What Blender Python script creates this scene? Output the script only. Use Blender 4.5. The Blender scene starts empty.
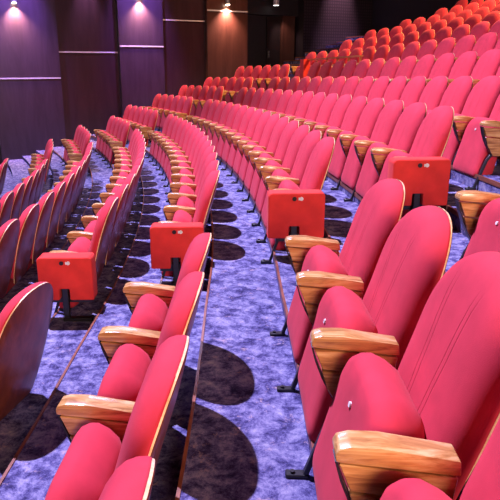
import bpy, bmesh, math, random
from mathutils import Vector, Matrix
random.seed(7)
sc = bpy.context.scene
COL = sc.collection
PI = math.pi

# ------------------------------------------------------------------ camera
EYE = 1.6793
FPX, PITCH, ROLL, PU, PV = 577.27, 0.2735, -0.0095, 220.67, 238.44
cam_d = bpy.data.cameras.new('camera')
cam_d.sensor_width = 36.0
cam_d.lens = 36.0 * FPX / 500.0
cam_d.shift_x = (250 - PU) / 500.0
cam_d.shift_y = (PV - 250) / 500.0
cam_d.clip_start = 0.02
cam = bpy.data.objects.new('camera', cam_d)
COL.objects.link(cam)
cam.matrix_world = (Matrix.Translation((0, 0, EYE)) @ Matrix.Rotation(PI / 2 - PITCH, 4, 'X')
                    @ Matrix.Rotation(ROLL, 4, 'Z'))
sc.camera = cam


def project(x, y, z):
    z -= EYE
    c, s = math.cos(PITCH), math.sin(PITCH)
    d = y * c - z * s
    up = y * s + z * c
    if d < 0.05:
        return None
    return (PU + FPX * x / d, PV - FPX * up / d)


# ------------------------------------------------------------------ materials
def mat(name):
    m = bpy.data.materials.new(name)
    m.use_nodes = True
    nt = m.node_tree
    b = nt.nodes['Principled BSDF']
    return m, nt, b


def nd(nt, typ, **kw):
    n = nt.nodes.new(typ)
    for k, v in kw.items():
        if k in n.inputs:
            n.inputs[k].default_value = v
        else:
            setattr(n, k, v)
    return n


def ramp(nt, fac, stops):
    r = nt.nodes.new('ShaderNodeValToRGB')
    el = r.color_ramp.elements
    while len(el) < len(stops):
        el.new(0.5)
    for e, (p, c) in zip(el, stops):
        e.position = p
        e.color = (*c, 1)
    nt.links.new(fac, r.inputs['Fac'])
    return r.outputs['Color']


def fabric(name, col, seams=False):
    m, nt, b = mat(name)
    tc = nd(nt, 'ShaderNodeTexCoord')
    n1 = nd(nt, 'ShaderNodeTexNoise', Scale=9.0, Detail=4.0)
    nt.links.new(tc.outputs['Object'], n1.inputs['Vector'])
    c = ramp(nt, n1.outputs['Fac'], [(0.3, tuple(v * 0.88 for v in col)), (0.7, tuple(min(1, v * 1.1) for v in col))])
    nt.links.new(c, b.inputs['Base Color'])
    b.inputs['Roughness'].default_value = 0.85
    b.inputs['Specular IOR Level'].default_value = 0.15
    b.inputs['Sheen Weight'].default_value = 0.08
    b.inputs['Sheen Roughness'].default_value = 0.5
    b.inputs['Sheen Tint'].default_value = (1, 0.55, 0.6, 1)
    n2 = nd(nt, 'ShaderNodeTexNoise', Scale=320.0, Detail=2.0)
    nt.links.new(tc.outputs['Object'], n2.inputs['Vector'])
    bp = nd(nt, 'ShaderNodeBump', Strength=0.12, Distance=0.004)
    nt.links.new(n2.outputs['Fac'], bp.inputs['Height'])
    last = bp
    if seams:
        sx = nd(nt, 'ShaderNodeSeparateXYZ')
        nt.links.new(tc.outputs['Object'], sx.inputs[0])
        ab = nd(nt, 'ShaderNodeMath', operation='ABSOLUTE')
        nt.links.new(sx.outputs['Y'], ab.inputs[0])
        # seams fan out a little towards the top
        zz = nd(nt, 'ShaderNodeMath', operation='MULTIPLY_ADD')
        nt.links.new(sx.outputs['Z'], zz.inputs[0])
        zz.inputs[1].default_value = -0.07
        zz.inputs[2].default_value = 0.0
        su = nd(nt, 'ShaderNodeMath', operation='ADD')
        nt.links.new(ab.outputs[0], su.inputs[0])
        nt.links.new(zz.outputs[0], su.inputs[1])
        outs = []
        for c0 in (0.012, 0.034):
            s = nd(nt, 'ShaderNodeMath', operation='SUBTRACT')
            nt.links.new(su.outputs[0], s.inputs[0])
            s.inputs[1].default_value = c0
            a = nd(nt, 'ShaderNodeMath', operation='ABSOLUTE')
            nt.links.new(s.outputs[0], a.inputs[0])
            mr = nd(nt, 'ShaderNodeMapRange')
            mr.inputs['From Min'].default_value = 0.0
            mr.inputs['From Max'].default_value = 0.004
            nt.links.new(a.outputs[0], mr.inputs['Value'])
            outs.append(mr.outputs[0])
        mn = nd(nt, 'ShaderNodeMath', operation='MINIMUM')
        nt.links.new(outs[0], mn.inputs[0])
        nt.links.new(outs[1], mn.inputs[1])
        fade = nd(nt, 'ShaderNodeMapRange')
        fade.inputs['From Min'].default_value = 0.80
        fade.inputs['From Max'].default_value = 0.87
        nt.links.new(sx.outputs['Z'], fade.inputs['Value'])
        mn0 = mn
        mn = nd(nt, 'ShaderNodeMath', operation='MAXIMUM')
        nt.links.new(mn0.outputs[0], mn.inputs[0])
        nt.links.new(fade.outputs[0], mn.inputs[1])
        b2 = nd(nt, 'ShaderNodeBump', Strength=0.55, Distance=0.005)
        nt.links.new(mn.outputs[0], b2.inputs['Height'])
        nt.links.new(bp.outputs[0], b2.inputs['Normal'])
        last = b2
        mx = nd(nt, 'ShaderNodeMix', data_type='RGBA')
        nt.links.new(mn.outputs[0], mx.inputs['Factor'])
        mx.inputs['A'].default_value = (col[0] * .86, col[1] * .8, col[2] * .8, 1)
        nt.links.new(c, mx.inputs['B'])
        nt.links.new(mx.outputs['Result'], b.inputs['Base Color'])
    nt.links.new(last.outputs[0], b.inputs['Normal'])
    return m


def wood(name, c1, c2, c3, rough=0.35, scale=(3, 30, 40), coat=0.0):
    m, nt, b = mat(name)
    tc = nd(nt, 'ShaderNodeTexCoord')
    oi = nd(nt, 'ShaderNodeObjectInfo')
    mp = nd(nt, 'ShaderNodeMapping')
    mp.inputs['Scale'].default_value = scale
    nt.links.new(tc.outputs['Object'], mp.inputs['Vector'])
    ad = nd(nt, 'ShaderNodeVectorMath', operation='ADD')
    ml = nd(nt, 'ShaderNodeMath', operation='MULTIPLY')
    ml.inputs[1].default_value = 60.0
    nt.links.new(oi.outputs['Random'], ml.inputs[0])
    nt.links.new(mp.outputs[0], ad.inputs[0])
    nt.links.new(ml.outputs[0], ad.inputs[1])
    n = nd(nt, 'ShaderNodeTexNoise', Scale=1.0, Detail=6.0, Roughness=0.65, Distortion=0.9)
    nt.links.new(ad.outputs[0], n.inputs['Vector'])
    c = ramp(nt, n.outputs['Fac'], [(0.34, c1), (0.5, c2), (0.66, c3)])
    nt.links.new(c, b.inputs['Base Color'])
    b.inputs['Roughness'].default_value = rough
    b.inputs['Coat Weight'].default_value = coat
    b.inputs['Coat Roughness'].default_value = 0.15
    bp = nd(nt, 'ShaderNodeBump', Strength=0.08, Distance=0.003)
    nt.links.new(n.outputs['Fac'], bp.inputs['Height'])
    nt.links.new(bp.outputs[0], b.inputs['Normal'])
    return m


def plain(name, col, rough=0.5, metal=0.0, emit=None, strength=0.0):
    m, nt, b = mat(name)
    tc = nd(nt, 'ShaderNodeTexCoord')
    n = nd(nt, 'ShaderNodeTexNoise', Scale=25.0, Detail=3.0)
    nt.links.new(tc.outputs['Object'], n.inputs['Vector'])
    c = ramp(nt, n.outputs['Fac'], [(0.3, tuple(v * 0.85 for v in col)), (0.7, tuple(min(1, v * 1.12) for v in col))])
    nt.links.new(c, b.inputs['Base Color'])
    b.inputs['Roughness'].default_value = rough
    b.inputs['Metallic'].default_value = metal
    if emit:
        b.inputs['Emission Color'].default_value = (*emit, 1)
        b.inputs['Emission Strength'].default_value = strength
    return m


def carpet():
    m, nt, b = mat('patterned_carpet')
    tc = nd(nt, 'ShaderNodeTexCoord')
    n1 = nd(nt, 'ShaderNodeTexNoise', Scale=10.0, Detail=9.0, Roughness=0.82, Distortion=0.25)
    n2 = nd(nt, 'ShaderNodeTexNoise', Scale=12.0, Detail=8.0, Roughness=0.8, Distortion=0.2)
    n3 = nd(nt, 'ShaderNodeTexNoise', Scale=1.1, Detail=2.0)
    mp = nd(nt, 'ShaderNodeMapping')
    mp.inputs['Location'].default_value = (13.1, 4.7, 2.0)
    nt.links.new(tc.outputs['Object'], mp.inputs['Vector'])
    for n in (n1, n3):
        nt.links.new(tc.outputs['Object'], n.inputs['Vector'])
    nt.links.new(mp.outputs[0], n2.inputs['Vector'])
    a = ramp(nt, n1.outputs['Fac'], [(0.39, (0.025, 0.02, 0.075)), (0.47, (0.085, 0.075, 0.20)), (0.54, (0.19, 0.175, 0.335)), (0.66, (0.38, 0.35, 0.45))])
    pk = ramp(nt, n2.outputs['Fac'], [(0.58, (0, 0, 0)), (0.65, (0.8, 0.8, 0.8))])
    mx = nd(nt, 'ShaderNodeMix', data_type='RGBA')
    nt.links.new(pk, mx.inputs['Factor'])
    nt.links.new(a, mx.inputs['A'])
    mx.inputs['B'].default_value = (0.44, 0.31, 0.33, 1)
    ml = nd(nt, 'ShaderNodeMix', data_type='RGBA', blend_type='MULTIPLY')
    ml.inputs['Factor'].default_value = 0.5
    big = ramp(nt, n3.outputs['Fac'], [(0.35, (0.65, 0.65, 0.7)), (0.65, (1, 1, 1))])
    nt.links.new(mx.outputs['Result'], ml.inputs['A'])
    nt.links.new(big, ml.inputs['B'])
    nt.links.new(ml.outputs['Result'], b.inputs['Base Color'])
    b.inputs['Roughness'].default_value = 0.95
    b.inputs['Specular IOR Level'].default_value = 0.1
    n4 = nd(nt, 'ShaderNodeTexNoise', Scale=250.0, Detail=2.0)
    nt.links.new(tc.outputs['Object'], n4.inputs['Vector'])
    bp = nd(nt, 'ShaderNodeBump', Strength=0.3, Distance=0.006)
    nt.links.new(n4.outputs['Fac'], bp.inputs['Height'])
    nt.links.new(bp.outputs[0], b.inputs['Normal'])
    return m


RED = (0.53, 0.033, 0.058)
M_BACK = fabric('red_wool_back', RED, True)
M_SEAT = fabric('red_wool_seat', RED)
M_BOX = fabric('red_wool_box', (0.70, 0.042, 0.036))  # red wool with the warm light on it put into the colour
M_ARM = wood('honey_oak', (0.27, 0.11, 0.033), (0.52, 0.26, 0.085), (0.74, 0.48, 0.22), 0.3, (4.5, 34, 48), 0.3)
M_SHELL = wood('plywood_shell', (0.085, 0.022, 0.012), (0.125, 0.034, 0.018), (0.17, 0.05, 0.026), 0.36, (20, 14, 2), 0.1)
M_SHELL.node_tree.nodes['Principled BSDF'].inputs['Specular IOR Level'].default_value = 0.3
M_EDGE = wood('pale_ply_edge', (0.66, 0.42, 0.2), (0.78, 0.55, 0.3), (0.85, 0.64, 0.4), 0.4)
M_STEEL = plain('black_steel', (0.012, 0.012, 0.016), 0.38)
M_PLATE = plain('white_number_plate', (0.82, 0.8, 0.76), 0.3, 0.0)
M_DISC = plain('dark_bronze_disc', (0.05, 0.04, 0.035), 0.3, 0.8)
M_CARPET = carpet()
M_RISER = wood('red_brown_step_wood', (0.13, 0.035, 0.02), (0.2, 0.06, 0.035), (0.27, 0.09, 0.05), 0.4, (8, 8, 30))
M_WALL_A = wood('violet_brown_veneer', (0.034, 0.018, 0.033), (0.043, 0.023, 0.042), (0.052, 0.029, 0.05), 0.35, (5, 5, 0.7))
M_WALL_B = wood('dark_wine_veneer', (0.026, 0.011, 0.016), (0.034, 0.015, 0.02), (0.043, 0.019, 0.025), 0.32, (5, 5, 0.7))
M_WALL_C = wood('warm_brown_veneer', (0.058, 0.02, 0.015), (0.074, 0.026, 0.019), (0.09, 0.033, 0.024), 0.38, (5, 5, 0.7))
M_TRIMLINE = plain('satin_aluminium_strip', (0.75, 0.7, 0.7), 0.5, 0.0)
M_DARK = plain('black_wall_paint', (0.018, 0.015, 0.02), 0.55)
M_CEIL = plain('black_ceiling_paint', (0.012, 0.011, 0.014), 0.8)
M_DOOR = plain('dark_door_paint', (0.018, 0.011, 0.013), 0.4)
M_LAMP = plain('warm_lamp_glass', (0.9, 0.85, 0.75), 0.4, 0, (1.0, 0.82, 0.6), 30.0)
M_CAN = plain('silver_can', (0.75, 0.75, 0.78), 0.35, 0.3)
M_LAMPW = plain('can_lens', (0.9, 0.9, 0.9), 0.3, 0, (1, 0.95, 0.9), 3.0)
M_LAMPB = plain('lamp_housing', (0.45, 0.45, 0.47), 0.35, 0.8)
M_CHROME = plain('bright_metal', (0.8, 0.8, 0.82), 0.2, 1.0)


def perforated():
    m, nt, b = mat('perforated_dark_gloss_panel')
    tc = nd(nt, 'ShaderNodeTexCoord')
    vo = nd(nt, 'ShaderNodeTexBrick')
    vo.offset = 0.0
    vo.inputs['Scale'].default_value = 1.0
    vo.inputs['Brick Width'].default_value = 0.1
    vo.inputs['Row Height'].default_value = 0.1
    vo.inputs['Mortar Size'].default_value = 0.022
    vo.inputs['Mortar Smooth'].default_value = 0.3
    vo.inputs['Color1'].default_value = (0.05, 0.03, 0.04, 1)
    vo.inputs['Color2'].default_value = (0.045, 0.028, 0.036, 1)
    vo.inputs['Mortar'].default_value = (0.02, 0.013, 0.018, 1)
    nt.links.new(tc.outputs['UV'], vo.inputs['Vector'])
    nt.links.new(vo.outputs['Color'], b.inputs['Base Color'])
    b.inputs['Roughness'].default_value = 0.32
    bp = nd(nt, 'ShaderNodeBump', Strength=0.4, Distance=0.01)
    bp.invert = True
    nt.links.new(vo.outputs['Fac'], bp.inputs['Height'])
    nt.links.new(bp.outputs[0], b.inputs['Normal'])
    return m


M_PERF = perforated()


# ------------------------------------------------------------------ mesh helpers
def mesh_of(name, bm, material, smooth=True):
    bmesh.ops.recalc_face_normals(bm, faces=bm.faces)
    me = bpy.data.meshes.new(name)
    bm.to_mesh(me)
    bm.free()
    mats = material if isinstance(material, (list, tuple)) else [material]
    for m in mats:
        me.materials.append(m)
    if smooth:
        for p in me.polygons:
            p.use_smooth = True
        if smooth != 'all':
            me.set_sharp_from_angle(angle=math.radians(38))
    return me


def link(name, me, parent=None):
    o = bpy.data.objects.new(name, me)
    COL.objects.link(o)
    if parent is not None:
        o.parent = parent
    return o


def add_box(bm, x0, x1, y0, y1, z0, z1, bev=0.0, seg=2):
    t = bmesh.new()
    bmesh.ops.create_cube(t, size=1.0)
    for v in t.verts:
        v.co = Vector((x0 + (v.co.x + .5) * (x1 - x0), y0 + (v.co.y + .5) * (y1 - y0), z0 + (v.co.z + .5) * (z1 - z0)))
    if bev > 0:
        bmesh.ops.bevel(t, geom=t.edges[:], offset=bev, segments=seg, affect='EDGES', profile=0.5)
    merge(bm, t)


def merge(bm, t):
    me = bpy.data.meshes.new('tmp')
    t.to_mesh(me)
    t.free()
    bm.from_mesh(me)
    bpy.data.meshes.remove(me)


def add_extrude(bm, poly, y0, y1, bev=0.0, seg=2):
    """polygon in XZ, extruded along Y"""
    t = bmesh.new()
    a = [t.verts.new((x, y0, z)) for x, z in poly]
    b = [t.verts.new((x, y1, z)) for x, z in poly]
    n = len(poly)
    t.faces.new(a)
    t.faces.new(b[::-1])
    for i in range(n):
        t.faces.new((a[i], b[i], b[(i + 1) % n], a[(i + 1) % n]))
    bmesh.ops.recalc_face_normals(t, faces=t.faces)
    if bev > 0:
        bmesh.ops.bevel(t, geom=t.edges[:], offset=bev, segments=seg, affect='EDGES', profile=0.5)
    merge(bm, t)


def add_strip(bm, pts, w, y0, y1, bev=0.003):
    """bar of width w following a polyline in XZ"""
    L, R = [], []
    for i, p in enumerate(pts):
        a = Vector(pts[max(0, i - 1)])
        b = Vector(pts[min(len(pts) - 1, i + 1)])
        d = (b - a).normalized()
        nrm = Vector((-d.y, d.x))
        ww = w[i] if isinstance(w, (list, tuple)) else w
        L.append(Vector(p) + nrm * ww / 2)
        R.append(Vector(p) - nrm * ww / 2)
    for i in range(len(pts) - 1):
        add_extrude(bm, [tuple(L[i]), tuple(L[i + 1]), tuple(R[i + 1]), tuple(R[i])], y0, y1, 0)


def add_cyl(bm, c, axis, r, h, seg=16):
    t = bmesh.new()
    bmesh.ops.create_cone(t, cap_ends=True, segments=seg, radius1=r, radius2=r, depth=h)
    q = Vector((0, 0, 1)).rotation_difference(Vector(axis))
    for v in t.verts:
        v.co = q @ v.co + Vector(c)
    merge(bm, t)


def pillow(outline, org, axis, front, rings, back_rings, wrap=0.0):
    """outline: (w, s) pairs; org: bottom point; axis: unit along s; front: unit towards the sitter
    rings: (scale, depth) from the rim inwards on the front; back_rings likewise on the back"""
    bm = bmesh.new()
    cw = 0.0
    cs = sum(p[1] for p in outline) / len(outline)

    def ring(sc_, dp):
        vs = []
        for w, s in outline:
            # shrink by a fixed inset rather than by scale so that the rim keeps an even roundness
            dx, ds = w - cw, s - cs
            L = math.hypot(dx, ds)
            k = max(0.0, 1 - sc_ / L) if sc_ >= 0 else 1
            ww, ss = cw + dx * k, cs + ds * k
            p = org + axis * ss + Vector((0, 1, 0)) * ww + front * (dp + wrap * ww * ww)
            vs.append(bm.verts.new(p))
        return vs
    prev = ring(rings[0][0], rings[0][1])
    first = prev
    n = len(outline)
    for sc_, dp in rings[1:]:
        cur = ring(sc_, dp)
        for i in range(n):
            bm.faces.new((prev[i], prev[(i + 1) % n], cur[(i + 1) % n], cur[i]))
        prev = cur
    c = bm.verts.new(sum((v.co for v in prev), Vector()) / n)
    for i in range(n):
        bm.faces.new((prev[i], prev[(i + 1) % n], c))
    prev = first
    for sc_, dp in back_rings:
        cur = ring(sc_, dp)
        for i in range(n):
            bm.faces.new((prev[(i + 1) % n], prev[i], cur[i], cur[(i + 1) % n]))
        prev = cur
    c = bm.verts.new(sum((v.co for v in prev), Vector()) / n)
    for i in range(n):
        bm.faces.new((prev[(i + 1) % n], prev[i], c))
    return bm


# ------------------------------------------------------------------ the seat, in its own frame
# X = away from the stage, Y = along the row (away from the camera), Z up, origin on the floor under the arm tip
PITCHM = 0.58
ARM_H = 0.58
HALF = PITCHM / 2


def back_outline(hw_top, hw_bot, H, n_top=26):
    pts = []
    s0 = 0.56 * H
    rr = 0.035
    # bottom edge left->right, then right side up, dome, left side down
    for k in range(5):
        a = -PI / 2 + k / 4 * PI / 2
        pts.append((hw_bot - rr + rr * math.cos(a), rr + rr * math.sin(a)))
    for k in range(1, 6):
        f = k / 6
        pts.append((hw_bot + (hw_top - hw_bot) * math.sin(f * PI / 2) ** 0.6, rr + (s0 - rr) * f))
    for k in range(n_top + 1):
        a = k / n_top * PI
        e = 0.82
        cx_ = math.copysign(abs(math.cos(a)) ** e, math.cos(a))
        pts.append((hw_top * cx_, s0 + (H - s0) * abs(math.sin(a)) ** 0.92))
    for k in range(5, 0, -1):
        f = k / 6
        pts.append((-(hw_bot + (hw_top - hw_bot) * math.sin(f * PI / 2) ** 0.6), rr + (s0 - rr) * f))
    for k in range(5):
        a = PI + k / 4 * PI / 2
        pts.append((-(hw_bot - rr) + rr * math.cos(a), rr + rr * math.sin(a)))
    return pts


B_BOT, B_TOP = Vector((0.305, 0, 0.29)), Vector((0.492, 0, 0.932))
B_AX = (B_TOP - B_BOT).normalized()
B_FR = Vector((-B_AX.z, 0, B_AX.x))
BH = (B_TOP - B_BOT).length
o1 = back_outline(0.268, 0.25, BH)
ME_BACK = mesh_of('backrest', pillow(o1, B_BOT, B_AX, B_FR,
                                     [(0.0, 0.0), (0.0, 0.008), (0.007, 0.03), (0.021, 0.051), (0.044, 0.068), (0.078, 0.081), (0.13, 0.09), (0.19, 0.094)],
                                     [(0.02, -0.002)], wrap=0.28), M_BACK, 'all')
o2 = back_outline(0.269, 0.19, BH + 0.068)
S_BOT = B_BOT - B_AX * 0.066
ME_SHELL = None
bm = pillow(o2, S_BOT, B_AX, B_FR, [(0.0, -0.006), (0.0, 0.001), (0.02, 0.001)],
            [(0.003, -0.009), (0.05, -0.013), (0.15, -0.017)], wrap=0.28)
bm.faces.ensure_lookup_table()
bmesh.ops.recalc_face_normals(bm, faces=bm.faces)
n_o = len(o2)
for i, f in enumerate(bm.faces):
    f.material_index = 1 if i < n_o else 0
ME_SHELL = mesh_of('back_shell', bm, [M_SHELL, M_EDGE])


def pad_outline(hw, H, rt, rb):
    pts = []
    hb = hw + 0.008
    for cx_, cs_, r, a0, n in ((hb - rb, rb, rb, -PI / 2, 4), (hw - rt, H - rt, rt, 0, 9), (-(hw - rt), H - rt, rt, PI / 2, 9), (-(hb - rb), rb, rb, PI, 4)):
        for k in range(n + 1):
            a = a0 + k / n * PI / 2
            pts.append((cx_ + r * math.cos(a), cs_ + r * math.sin(a)))
    return pts


P_BOT, P_TOP = Vector((0.052, 0, 0.075)), Vector((0.172, 0, 0.582))
P_AX = (P_TOP - P_BOT).normalized()
P_FR = Vector((-P_AX.z, 0, P_AX.x))
po = pad_outline(0.252, (P_TOP - P_BOT).length, 0.15, 0.05)
ME_PAD = mesh_of('seat_cushion', pillow(po, P_BOT, P_AX, P_FR,
                                        [(0.0, 0.0), (0.006, 0.025), (0.022, 0.047), (0.045, 0.057), (0.09, 0.061), (0.15, 0.062)],
                                        [(0.01, -0.04), (0.032, -0.08), (0.065, -0.105), (0.11, -0.12)]), M_SEAT, 'all')
bm = bmesh.new()
pc = P_BOT + P_AX * 0.405 + P_FR * 0.063
add_cyl(bm, pc, P_FR, 0.009, 0.008, 12)
ME_PLATE = mesh_of('number_plate', bm, M_PLATE)


def arm_meshes(y):
    w = 0.036
    bm = bmesh.new()
    poly = [(-0.006, 0.556), (0.002, 0.572), (0.03, 0.580), (0.10, 0.580), (0.280, 0.552), (0.284, 0.512), (0.02, 0.535), (-0.004, 0.538)]
    add_extrude(bm, poly, y - w, y + w, 0.0045, 2)
    cap = mesh_of('armrest', bm, M_ARM)
    bm = bmesh.new()
    add_extrude(bm, [(0.004, 0.528), (0.28, 0.503), (0.272, 0.43), (0.034, 0.454)], y - w + .006, y + w - .006, 0.003, 1)
    add_extrude(bm, [(0.033, 0.446), (0.272, 0.422), (0.25, 0.29), (0.108, 0.29), (0.055, 0.375)], y - w + .006, y + w - .006, 0.003, 1)
    side = mesh_of('side_panel', bm, M_ARM)
    bm = bmesh.new()
    add_strip(bm, [(-0.002, 0.532), (0.012, 0.48), (0.035, 0.42), (0.07, 0.35), (0.10, 0.30)], 0.006, y - .024, y + .024)
    add_extrude(bm, [(0.092, 0.31), (0.125, 0.31), (0.08, 0.245), (0.002, 0.02), (-0.018, 0.02), (0.06, 0.25)], y - .013, y + .013, 0.003, 1)
    leg = mesh_of('leg', bm, M_STEEL)
    bm = bmesh.new()
    add_box(bm, -0.08, 0.004, y - .019, y + .019, 0.0, 0.024, 0.004, 1)
    add_cyl(bm, (-0.055, y, 0.028), (0, 0, 1), 0.009, 0.008, 8)
    foot = mesh_of('foot', bm, M_STEEL)
    return cap, side, leg, foot


ARM_FAR = arm_meshes(HALF)
ARM_NEAR = arm_meshes(-HALF)

# red upholstered box on the aisle end of a row
yb0, yb1 = -HALF - 0.192, -HALF - 0.045
bm = bmesh.new()
x0, x1, z0, z1 = -0.042, 0.368, 0.25, 0.588
rc = 0.03
poly = []
for cx_, cz_, a0 in ((x1 - rc, z1 - rc, 0), (x0 + rc, z1 - rc, PI / 2)):
    for k in range(6):
        a = a0 + k / 5 * PI / 2
        poly.append((cx_ + rc * math.cos(a), cz_ + rc * math.sin(a)))
poly += [(x0, z0 + .008), (x0 + .008, z0), (0.11, z0), (0.11, z0 + 0.09), (0.187, z0 + 0.09), (0.187, z0), (x1 - .008, z0), (x1, z0 + .008)]
add_extrude(bm, poly, yb0, yb1, 0.012, 3)
ME_BOX = mesh_of('end_box', bm, M_BOX)
bm = bmesh.new()
add_cyl(bm, (0.145, yb0 - .002, 0.546), (0, 1, 0), 0.016, 0.008, 16)
ME_DISC = mesh_of('bronze_disc', bm, M_DISC)
bm = bmesh.new()
add_cyl(bm, (0.195, yb0 - .002, 0.546), (0, 1, 0), 0.014, 0.008, 16)
add_box(bm, 0.174, 0.182, yb0 - .005, yb0 + .002, 0.536, 0.556)
ME_TAG = mesh_of('number_plate', bm, M_PLATE)


def bracket_mesh(rise):
    bm = bmesh.new()
    zf = rise
    add_box(bm, 0.125, 0.172, yb0 + .014, yb0 + .05, zf, 0.35, 0.004, 1)
    add_box(bm, 0.12, 0.34, yb0 + .008, yb0 + .058, zf, zf + .028, 0.004, 1)
    add_box(bm, 0.02, 0.34, yb0 + .07, yb1 - .02, 0.21, 0.268)
    return mesh_of('bracket', bm, M_STEEL)


def seat(label, group, loc, rotz, far_arm=True, near_arm=False, box=False, rise=0.1):
    r = bpy.data.objects.new('theater_seat', None)
    r.empty_display_size = 0.2
    COL.objects.link(r)
    r.location = loc
    r.rotation_euler = (0, 0, rotz)
    r['label'] = label
    r['category'] = 'seat'
    r['group'] = group
    b = link('backrest', ME_BACK, r)
    link('back_shell', ME_SHELL, r)['label'] = 'red-brown plywood shell with pale edge'
    p = link('seat_cushion', ME_PAD, r)
    link('number_plate', ME_PLATE, p)
    for use, ms in ((far_arm, ARM_FAR), (near_arm, ARM_NEAR)):
        if use:
            a = link('armrest', ms[0], r)
            a['label'] = 'honey-coloured wooden armrest'
            link('side_panel', ms[1], a)
            l = link('leg', ms[2], r)
            l['label'] = 'black steel leg'
            link('foot', ms[3], l)
    if box:
        e = link('end_box', ME_BOX, r)
        e['label'] = 'red upholstered box on the aisle side'
        link('bronze_disc', ME_DISC, e)
        link('number_plate', ME_TAG, e)
        link('bracket', bracket_mesh(rise), e)
    return r


# ------------------------------------------------------------------ rows
CX, CY, R0 = -30.7869, 4.6097, 30.2883
CX2, CY2, R02 = -37.4362, 3.7717, 36.9081
TH0 = -0.011
#   k: (dR, floor z, first seat, seats in main block, far-block start, far-block seats, box)
ROWS = {
    -4: (-3.34, -0.80, 7, 9, 11, 2, False),
    -3: (-2.45, -0.59, 0, 10, 12, 4, False),
    -2: (-1.68, -0.37, 0, 11, 13, 5, False),
    -1: (-0.825, -0.185, 0, 12, 14, 5, True),
    0: (0.0, 0.0, 0, 14, 16, 6, True),
    1: (0.887, 0.283, 0, 15, 17, 6, True),
    2: (1.774, 0.513, 0, 16, 18, 6, True),
    3: (2.66, 0.73, 1, 17, 19, 6, False),
    4: (3.545, 1.04, 2, 17, 19, 6, False),
    5: (4.43, 1.35, 2, 21, 0, 0, False),
    6: (5.31, 1.65, 3, 21, 0, 0, False),
    7: (6.20, 1.93, 3, 22, 0, 0, False),
    8: (7.08, 2.19, 4, 22, 0, 0, False),
    9: (7.97, 2.47, 5, 22, 0, 0, False),
    10: (8.85, 2.74, 5, 23, 0, 0, False),
}
KMIN, KMAX = -4, 10
TH = {-1: -0.0121, 0: -0.0062, 1: -0.0114, 2: -0.0105}
ORD = ['zeroth', 'first', 'second', 'third', 'fourth', 'fifth', 'sixth', 'seventh', 'eighth', 'ninth', 'tenth', 'eleventh', 'twelfth',
       'thirteenth', 'fourteenth', 'fifteenth', 'sixteenth', 'seventeenth', 'eighteenth', 'nineteenth', 'twentieth',
       'twenty-first', 'twenty-second', 'twenty-third', 'twenty-fourth']
ROWNAME = {-4: 'lowest row by the stage', -3: 'second row below the box-ended rows', -2: 'first row below the box-ended rows',
           -1: 'lowest box-ended row', 0: 'second box-ended row', 1: 'third box-ended row', 2: 'topmost box-ended row',
           3: 'first row above the box-ended rows', 4: 'row in front of the wooden rail', 5: 'first row above the wooden rail'}
for k in range(6, 11):
    ROWNAME[k] = ORD[k - 4] + ' row above the wooden rail'
FARNAME = {-4: 'lowest far-side cluster', -3: 'second-lowest far-side cluster', -2: 'third-lowest far-side cluster', -1: 'fourth-lowest far-side cluster', 0: 'fifth-lowest far-side cluster',
           1: 'fourth-highest far-side cluster', 2: 'third-highest far-side cluster', 3: 'second-highest far-side cluster', 4: 'highest far-side cluster'}


def rise_of(k):
    f0 = ROWS[k][1]
    f1 = ROWS[k + 1][1] if k + 1 in ROWS else f0 + 0.27
    return f1 - f0


def place(cx, cy, R, t, z):
    return (cx + R * math.cos(t), cy + R * math.sin(t), z)


for k, (dR, F, s0, s1, g0, gn, box) in ROWS.items():
    R = R0 + dR
    dth = PITCHM / R
    th = TH.get(k, TH0)
    for i in range(s0, s1):
        t = th + (i + .5) * dth
        if box:
            lab = f'red theatre seat, {ORD[i + 1]} from its red end box, {ROWNAME[k]}'
            if i == 0:
                lab = f'red theatre seat carrying the red end box, {ROWNAME[k]}'
        else:
            lab = f'red theatre seat, {ORD[s1 - i]} from the far end, {ROWNAME[k]}'
        seat(lab, f'seats of the {ROWNAME[k]}', place(CX, CY, R, t, F), t, True, i == s0, box and i == 0, 0.4 * rise_of(k))
    for j in range(gn):
        t = th + (g0 + j + .5) * dth
        lab = f'red theatre seat by the far wall, {ORD[gn - j]} from left in {FARNAME[k]}'
        seat(lab, f'seats of the {FARNAME[k]}', place(CX, CY, R, t, F), t, True, j == 0)

PF = 1.0234
NEAR = {-1: (-0.86, -0.255, -0.0204, (0,), 'at the left edge of the picture'),
        0: (0.0, 0.0, -0.0204, (0, 1, 2, 3), 'in the lower left near row'),
        1: (0.8857, 0.2726, -0.0211, (0, 1, 2, 3), 'in the lower right near row'),
        2: (1.774, 0.513, -0.0211, (0, 1, 2), 'at the right edge of the picture')}
for k, (dR, F, th, ii, nm) in NEAR.items():
    R = R02 + dR
    dth = PITCHM * PF / R
    for i in ii:
        t = th - (i + .5) * dth
        turn = -0.2 if k == -1 else 0.0
        lab = f'large red theatre seat, {ORD[i + 1]} from the cross aisle, {nm}'
        seat(lab, f'near seats {nm}', place(CX2, CY2, R, t + (.0022 if turn else 0), F), t + turn, True, i == max(ii))

# ------------------------------------------------------------------ stepped carpet floor
TA, TB = -0.30, 0.462


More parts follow.
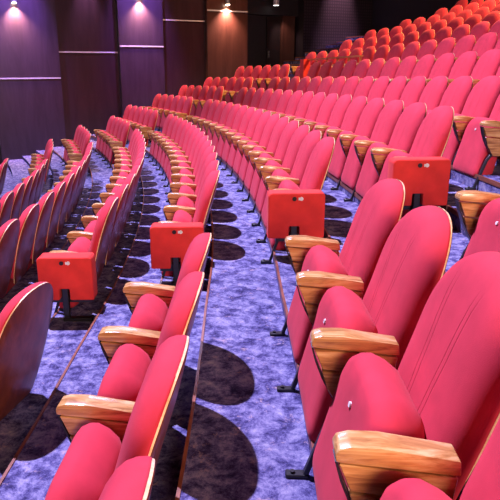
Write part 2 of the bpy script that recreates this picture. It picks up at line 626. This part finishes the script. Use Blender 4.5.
def edge_curve(k, dr):
    """points along a row's curve, from behind the camera to the far wall"""
    if k in ROWS:
        dR = ROWS[k][0]
    elif k < KMIN:
        dR = ROWS[KMIN][0] - 0.9 * (KMIN - k)
    else:
        dR = ROWS[KMAX][0] + 0.9 * (k - KMAX)
    pts = []
    N = 76
    for i in range(N + 1):
        t = TA + (TB - TA) * i / N
        r = R0 + dR + dr
        m = Vector((CX + r * math.cos(t), CY + r * math.sin(t)))
        d = m.y
        t2 = math.asin((m.y - CY2) / (R02 + dR + dr))
        q = Vector((CX2 + (R02 + dR + dr) * math.cos(t2), m.y))
        w = min(1, max(0, (m.y - 3.0) / 1.2))
        w = w * w * (3 - 2 * w)
        pts.append(q.lerp(m, w))
    return pts


DR_F, DR_R = 0.022, 0.43
bm = bmesh.new()


def strip(bm, A, za, B, zb):
    va = [bm.verts.new((p.x, p.y, za)) for p in A]
    vb = [bm.verts.new((p.x, p.y, zb)) for p in B]
    for i in range(len(A) - 1):
        bm.faces.new((va[i], vb[i], vb[i + 1], va[i + 1]))


prev_c, prev_z = edge_curve(KMIN - 6, 0), ROWS[KMIN][1]
riser_specs = []
for k in range(KMIN, KMAX + 1):
    F = ROWS[k][1]
    h = rise_of(k)
    fc, rc_ = edge_curve(k, DR_F), edge_curve(k, DR_R)
    strip(bm, prev_c, F, fc, F)
    strip(bm, fc, F, fc, F + .4 * h)
    strip(bm, fc, F + .4 * h, rc_, F + .4 * h)
    strip(bm, rc_, F + .4 * h, rc_, F + h)
    riser_specs += [(k, 'f', fc, F, F + .4 * h), (k, 'r', rc_, F + .4 * h, F + h)]
    prev_c, prev_z = rc_, F + h
strip(bm, prev_c, prev_z, edge_curve(KMAX + 3, 0), prev_z)
bmesh.ops.remove_doubles(bm, verts=bm.verts, dist=0.0005)
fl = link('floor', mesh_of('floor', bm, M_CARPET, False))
fl['kind'] = 'structure'
riser_specs = [r_ for r_ in riser_specs if r_[0] > -3]
for n_, (k, w_, cv, za, zb) in enumerate(riser_specs):
    bm = bmesh.new()
    out = [p + Vector((-0.006, 0)) for p in cv]
    inn = [p + Vector((0.008, 0)) for p in cv]
    strip(bm, out, max(za, zb - .03), out, zb + .006)
    strip(bm, out, zb + .006, inn, zb + .006)
    strip(bm, inn, zb + .006, inn, zb)
    bmesh.ops.remove_doubles(bm, verts=bm.verts, dist=0.0003)
    o = link(f'trim_{n_ + 1}', mesh_of('trim', bm, M_RISER, False))
    o['kind'] = 'structure'

# ------------------------------------------------------------------ wooden rail behind row 4
k = 4
Rr = R0 + ROWS[4][0] + 0.50
ta, tb = TH0 + 13.2 * PITCHM / Rr, TH0 + 17.9 * PITCHM / Rr
zt = ROWS[4][1] + 1.02


def arc_solid(name, r0, r1, t0, t1, z0, z1, n, material, parent=None):
    bm = bmesh.new()
    prev = None
    for i in range(n + 1):
        t = t0 + (t1 - t0) * i / n
        c, s = math.cos(t), math.sin(t)
        v = [bm.verts.new((CX + r * c, CY + r * s, z)) for r, z in ((r0, z0), (r1, z0), (r1, z1), (r0, z1))]
        if prev:
            for a in range(4):
                bm.faces.new((prev[a], prev[(a + 1) % 4], v[(a + 1) % 4], v[a]))
        else:
            bm.faces.new(v)
        prev = v
    bm.faces.new(prev[::-1])
    return link(name, mesh_of(name, bm, material, False), parent)


M_RAIL = wood('orange_rail_wood', (0.55, 0.15, 0.05), (0.62, 0.2, 0.07), (0.68, 0.26, 0.09), 0.35)
rail = bpy.data.objects.new('wooden_handrail', None)
COL.objects.link(rail)
rail.location = (0, 0, 0)
rail['label'] = 'thin orange wooden rail on posts behind the far seats of an upper row'
rail['category'] = 'rail'
arc_solid('top_rail', Rr - .02, Rr + .05, ta, tb, zt - .03, zt, 60, M_RAIL, rail)
for q_ in range(5):
    tp = ta + (tb - ta) * (q_ + .05) / 5.1
    arc_solid('post', Rr, Rr + .03, tp, tp + .0012, ROWS[4][1] + .4 * rise_of(4), zt - .03, 1, M_RAIL, rail)
arc_solid('end_panel', Rr - .12, Rr + .05, tb - .003, tb + .003, ROWS[4][1], zt, 1, M_BOX, rail)

# ------------------------------------------------------------------ far wall (radial) with stepped veneer panels
TW = 0.462
WD = Vector((math.cos(TW), math.sin(TW), 0))
WN = Vector((math.sin(TW), -math.cos(TW), 0))          # into the room
WO = Vector((CX, CY, 0))


def wp(r, d, z):
    p = WO + WD * r + WN * d
    return (p.x, p.y, z)


def wall_box(name, r0, r1, d0, d1, z0, z1, material, parent=None, structure=True, uv=False, bev=0.0):
    bm = bmesh.new()
    vs = [bm.verts.new(wp(r, d, z)) for r, d, z in ((r0, d0, z0), (r1, d0, z0), (r1, d1, z0), (r0, d1, z0), (r0, d0, z1), (r1, d0, z1), (r1, d1, z1), (r0, d1, z1))]
    for f in ((0, 1, 2, 3), (4, 5, 6, 7), (0, 1, 5, 4), (1, 2, 6, 5), (2, 3, 7, 6), (3, 0, 4, 7)):
        bm.faces.new([vs[i] for i in f])
    if bev:
        bmesh.ops.bevel(bm, geom=bm.edges[:], offset=bev, segments=2, affect='EDGES')
    if uv:
        lay = bm.loops.layers.uv.new('UVMap')
        for f in bm.faces:
            for l in f.loops:
                co = l.vert.co - WO
                l[lay].uv = (co.dot(WD), co.z)
    o = link(name, mesh_of(name, bm, material, False), parent)
    if structure and parent is None:
        o['kind'] = 'structure'
    return o


HC = 14.4
wall_box('wall_far', 16, 46, -0.75, -0.62, -1.2, HC, M_DARK)
specs = [(20.0, 27.3, 0.0, M_WALL_B, -1.0), (27.3, 29.17, 0.16, M_WALL_A, 0.0), (29.17, 30.97, 0.0, M_WALL_B, 0.73), (30.97, 32.4, 0.16, M_WALL_A, 0.91),
         (32.4, 33.9, 0.0, M_WALL_B, 1.71), (33.9, 35.38, 0.16, M_WALL_C, 2.03)]
n_tr = len(riser_specs)
for i, (r0, r1, d, m, tz) in enumerate(specs):
    wall_box(f'wall_far_{i + 2}', r0 + .004, r1 - .004, -0.62, d, -1.2, HC, m)
    n_tr += 1
    wall_box(f'trim_{n_tr}', r0 + .01, r1 - .01, d - .005, d + .012, EYE + tz - .018, EYE + tz + .018, M_TRIMLINE)
# door bay, lit reveal and the dark perforated wall beyond
n_tr += 1
d1 = wall_box('door_1', 36.55, 37.1, -0.62, -0.55, 1.2, EYE + 1.98, M_DOOR)
wall_box('door_handle', 36.62, 36.645, -0.55, -0.51, EYE + 0.62, EYE + 0.86, M_CHROME, d1)
wall_box('wall_far_lintel', 35.38, 37.7, -0.62, -0.35, EYE + 2.02, HC, M_DARK)
wall_box('wall_far_reveal', 37.12, 37.62, -0.62, -0.42, 0.8, EYE + 2.02, M_WALL_C)
wall_box('wall_far_perforated', 37.7, 46, -0.62, 0.0, -1.2, HC, M_PERF, uv=True)

# side, back and ceiling shell of the hall
def arc_wall(name, r, t0, t1, z0, z1, m):
    o = arc_solid(name, r, r + .15, t0, t1, z0, z1, 40, m)
    o['kind'] = 'structure'
    return o


arc_wall('wall_back', R0 + ROWS[KMAX][0] + 1.6, -0.34, 0.47, 1.5, HC, M_DARK)
bm = bmesh.new()
add_box(bm, -24, 14, -9, 26, HC, HC + .2)
ce = link('ceiling', mesh_of('ceiling', bm, M_CEIL, False))
ce['kind'] = 'structure'

# ------------------------------------------------------------------ lamps and added fill lights
def spot(name, loc, target, color, power, size, blend=0.4, radius=0.15):
    d = bpy.data.lights.new(name, 'SPOT')
    d.color = color
    d.energy = power
    d.spot_size = size
    d.spot_blend = blend
    d.shadow_soft_size = radius
    o = bpy.data.objects.new(name, d)
    COL.objects.link(o)
    o.location = loc
    v = Vector(target) - Vector(loc)
    o.rotation_euler = v.to_track_quat('-Z', 'Y').to_euler()
    return o


def area(name, loc, target, color, power, sx, sy):
    d = bpy.data.lights.new(name, 'AREA')
    d.shape = 'RECTANGLE'
    d.size = sx
    d.size_y = sy
    d.color = color
    d.energy = power
    o = bpy.data.objects.new(name, d)
    COL.objects.link(o)
    o.location = loc
    v = Vector(target) - Vector(loc)
    o.rotation_euler = v.to_track_quat('-Z', 'Y').to_euler()
    return o


VIOLET = (0.66, 0.60, 1.0)
spot('stage_spotlight', (-4.0, 8.0, 13.8), (0.6, 3.6, 0), VIOLET, 25000, math.radians(80), 0.9, 0.12)
spot('stage_spotlight', (-6.0, 15.7, 13.8), (-4.0, 13.4, -0.4), VIOLET, 13000, math.radians(40), 0.8, 0.12)
area('sheen_fill', (-1.6, 17.6, 6.6), (-0.5, 3.0, 0.6), (0.62, 0.55, 1.0), 300, 3.0, 0.6)  # unseen area light, added for sheen on armrests and wooden backs
spot('warm_light', (8.0, 12.0, 9.6), (5.2, 13.6, 2.4), (1.0, 0.6, 0.25), 9000, math.radians(70), 0.8, 0.3)
spot('warm_light', (0.6, 18.9, 8.6), (-0.4, 17.0, 1.0), (1.0, 0.6, 0.3), 1500, math.radians(84), 0.7, 0.25)  # unseen spot added close to the wall to warm the far clusters
area('warm_light', (2.0, -5.5, 3.6), (0.2, 5.0, 0.6), (1.0, 0.66, 0.50), 720, 2.5, 1.5)  # unseen warm fill behind the camera, added to brighten camera-facing sides

# wall lamps
for (r, d, z, pw) in ((28.05, 0.16, EYE + 2.02, 60), (31.66, 0.16, EYE + 2.3, 60), (34.6, 0.16, EYE + 2.24, 60)):
    bm = bmesh.new()
    c = Vector(wp(r, d + .10, z + .05))
    add_cyl(bm, c, (0, 0, 1), 0.07, 0.16, 20)
    lab = {28.05: 'small wall lamp glowing at the top of the leftmost violet panel', 31.66: 'small wall lamp glowing above the narrower violet panel', 34.6: 'small wall lamp glowing at the top of the warm brown panel'}[r]
    root = bpy.data.objects.new('wall_lamp', None)
    COL.objects.link(root)
    root.location = (0, 0, 0)
    root['label'] = lab
    root['category'] = 'lamp'
    root['group'] = 'wall lamps'
    link('housing', mesh_of('housing', bm, M_LAMPB), root)
    bm = bmesh.new()
    add_cyl(bm, c + Vector((0, 0, -.085)), (0, 0, 1), 0.06, 0.02, 20)
    link('bulb', mesh_of('bulb', bm, M_LAMP), root)
    bm = bmesh.new()
    p0 = Vector(wp(r, d - .01, z + .08))
    add_cyl(bm, (p0 + c) / 2 + Vector((0, 0, .02)), WN, 0.02, 0.12, 12)
    link('wall_mount', mesh_of('wall_mount', bm, M_LAMPB), root)
    spot('wall_lamp_light', c + Vector((0, 0, -.11)), Vector(wp(r, d + .02, z - 1.5)), (1.0, 0.55, 0.42), pw * 15, math.radians(110), 1.0, 0.05)
    if r < 34:
        spot('panel_wash', Vector(wp(r - .1, d + .9, z + 2.2)), Vector(wp(r, d, z - 0.2)), (0.36, 0.2, 1.0), 3600, math.radians(46), 1.0, 0.1)

# small can spotlight over the door bay and the lamp grazing the perforated wall (above the picture)
can = bpy.data.objects.new('can_spotlight', None)
COL.objects.link(can)
can['label'] = 'small silver can spotlight hanging above the dark door'
can['category'] = 'spotlight'
cc = Vector(wp(36.6, -0.05, EYE + 2.42))
bm = bmesh.new()
add_cyl(bm, cc, (0, 0, 1), 0.1, 0.2, 20)
add_cyl(bm, cc + Vector((0, 0, -.1)), (0, 0, 1), 0.112, 0.03, 20)
link('housing', mesh_of('housing', bm, M_CAN), can)
bm = bmesh.new()
add_cyl(bm, cc + Vector((0, 0, -.118)), (0, 0, 1), 0.09, 0.01, 20)
link('lens', mesh_of('lens', bm, M_LAMPW), can)
bm = bmesh.new()
p0 = Vector(wp(36.6, -0.36, EYE + 2.45))
add_cyl(bm, (p0 + cc) / 2, WN, 0.025, 0.34, 12)
link('bracket', mesh_of('bracket', bm, M_STEEL), can)
spot('can_light', cc + Vector((0, 0, -.16)), Vector(wp(37.4, -0.42, EYE + .7)), (1.0, 0.7, 0.6), 70, math.radians(60), 0.7, 0.05)
spot('panel_beam', Vector(wp(30.1, .35, EYE + 3.3)), Vector(wp(30.1, 0, EYE + 1.2)), (0.75, 0.45, 1.0), 520, math.radians(44), 1.0, 0.03)
spot('wall_graze_light', Vector(wp(39.2, 0.4, EYE + 5.0)), Vector(wp(39.2, 0.0, EYE + 1.6)), (1.0, 0.62, 0.78), 3800, math.radians(36), 1.0, 0.05)

w = bpy.data.worlds.new('world')
w.use_nodes = True
w.node_tree.nodes['Background'].inputs[0].default_value = (0.55, 0.42, 0.5, 1)
w.node_tree.nodes['Background'].inputs[1].default_value = 0.06
sc.world = w

vs = sc.view_settings
sc.display_settings.display_device = 'sRGB'
vs.view_transform = 'Standard'
vs.look = 'None'
vs.exposure = 0.25
vs.gamma = 1.0
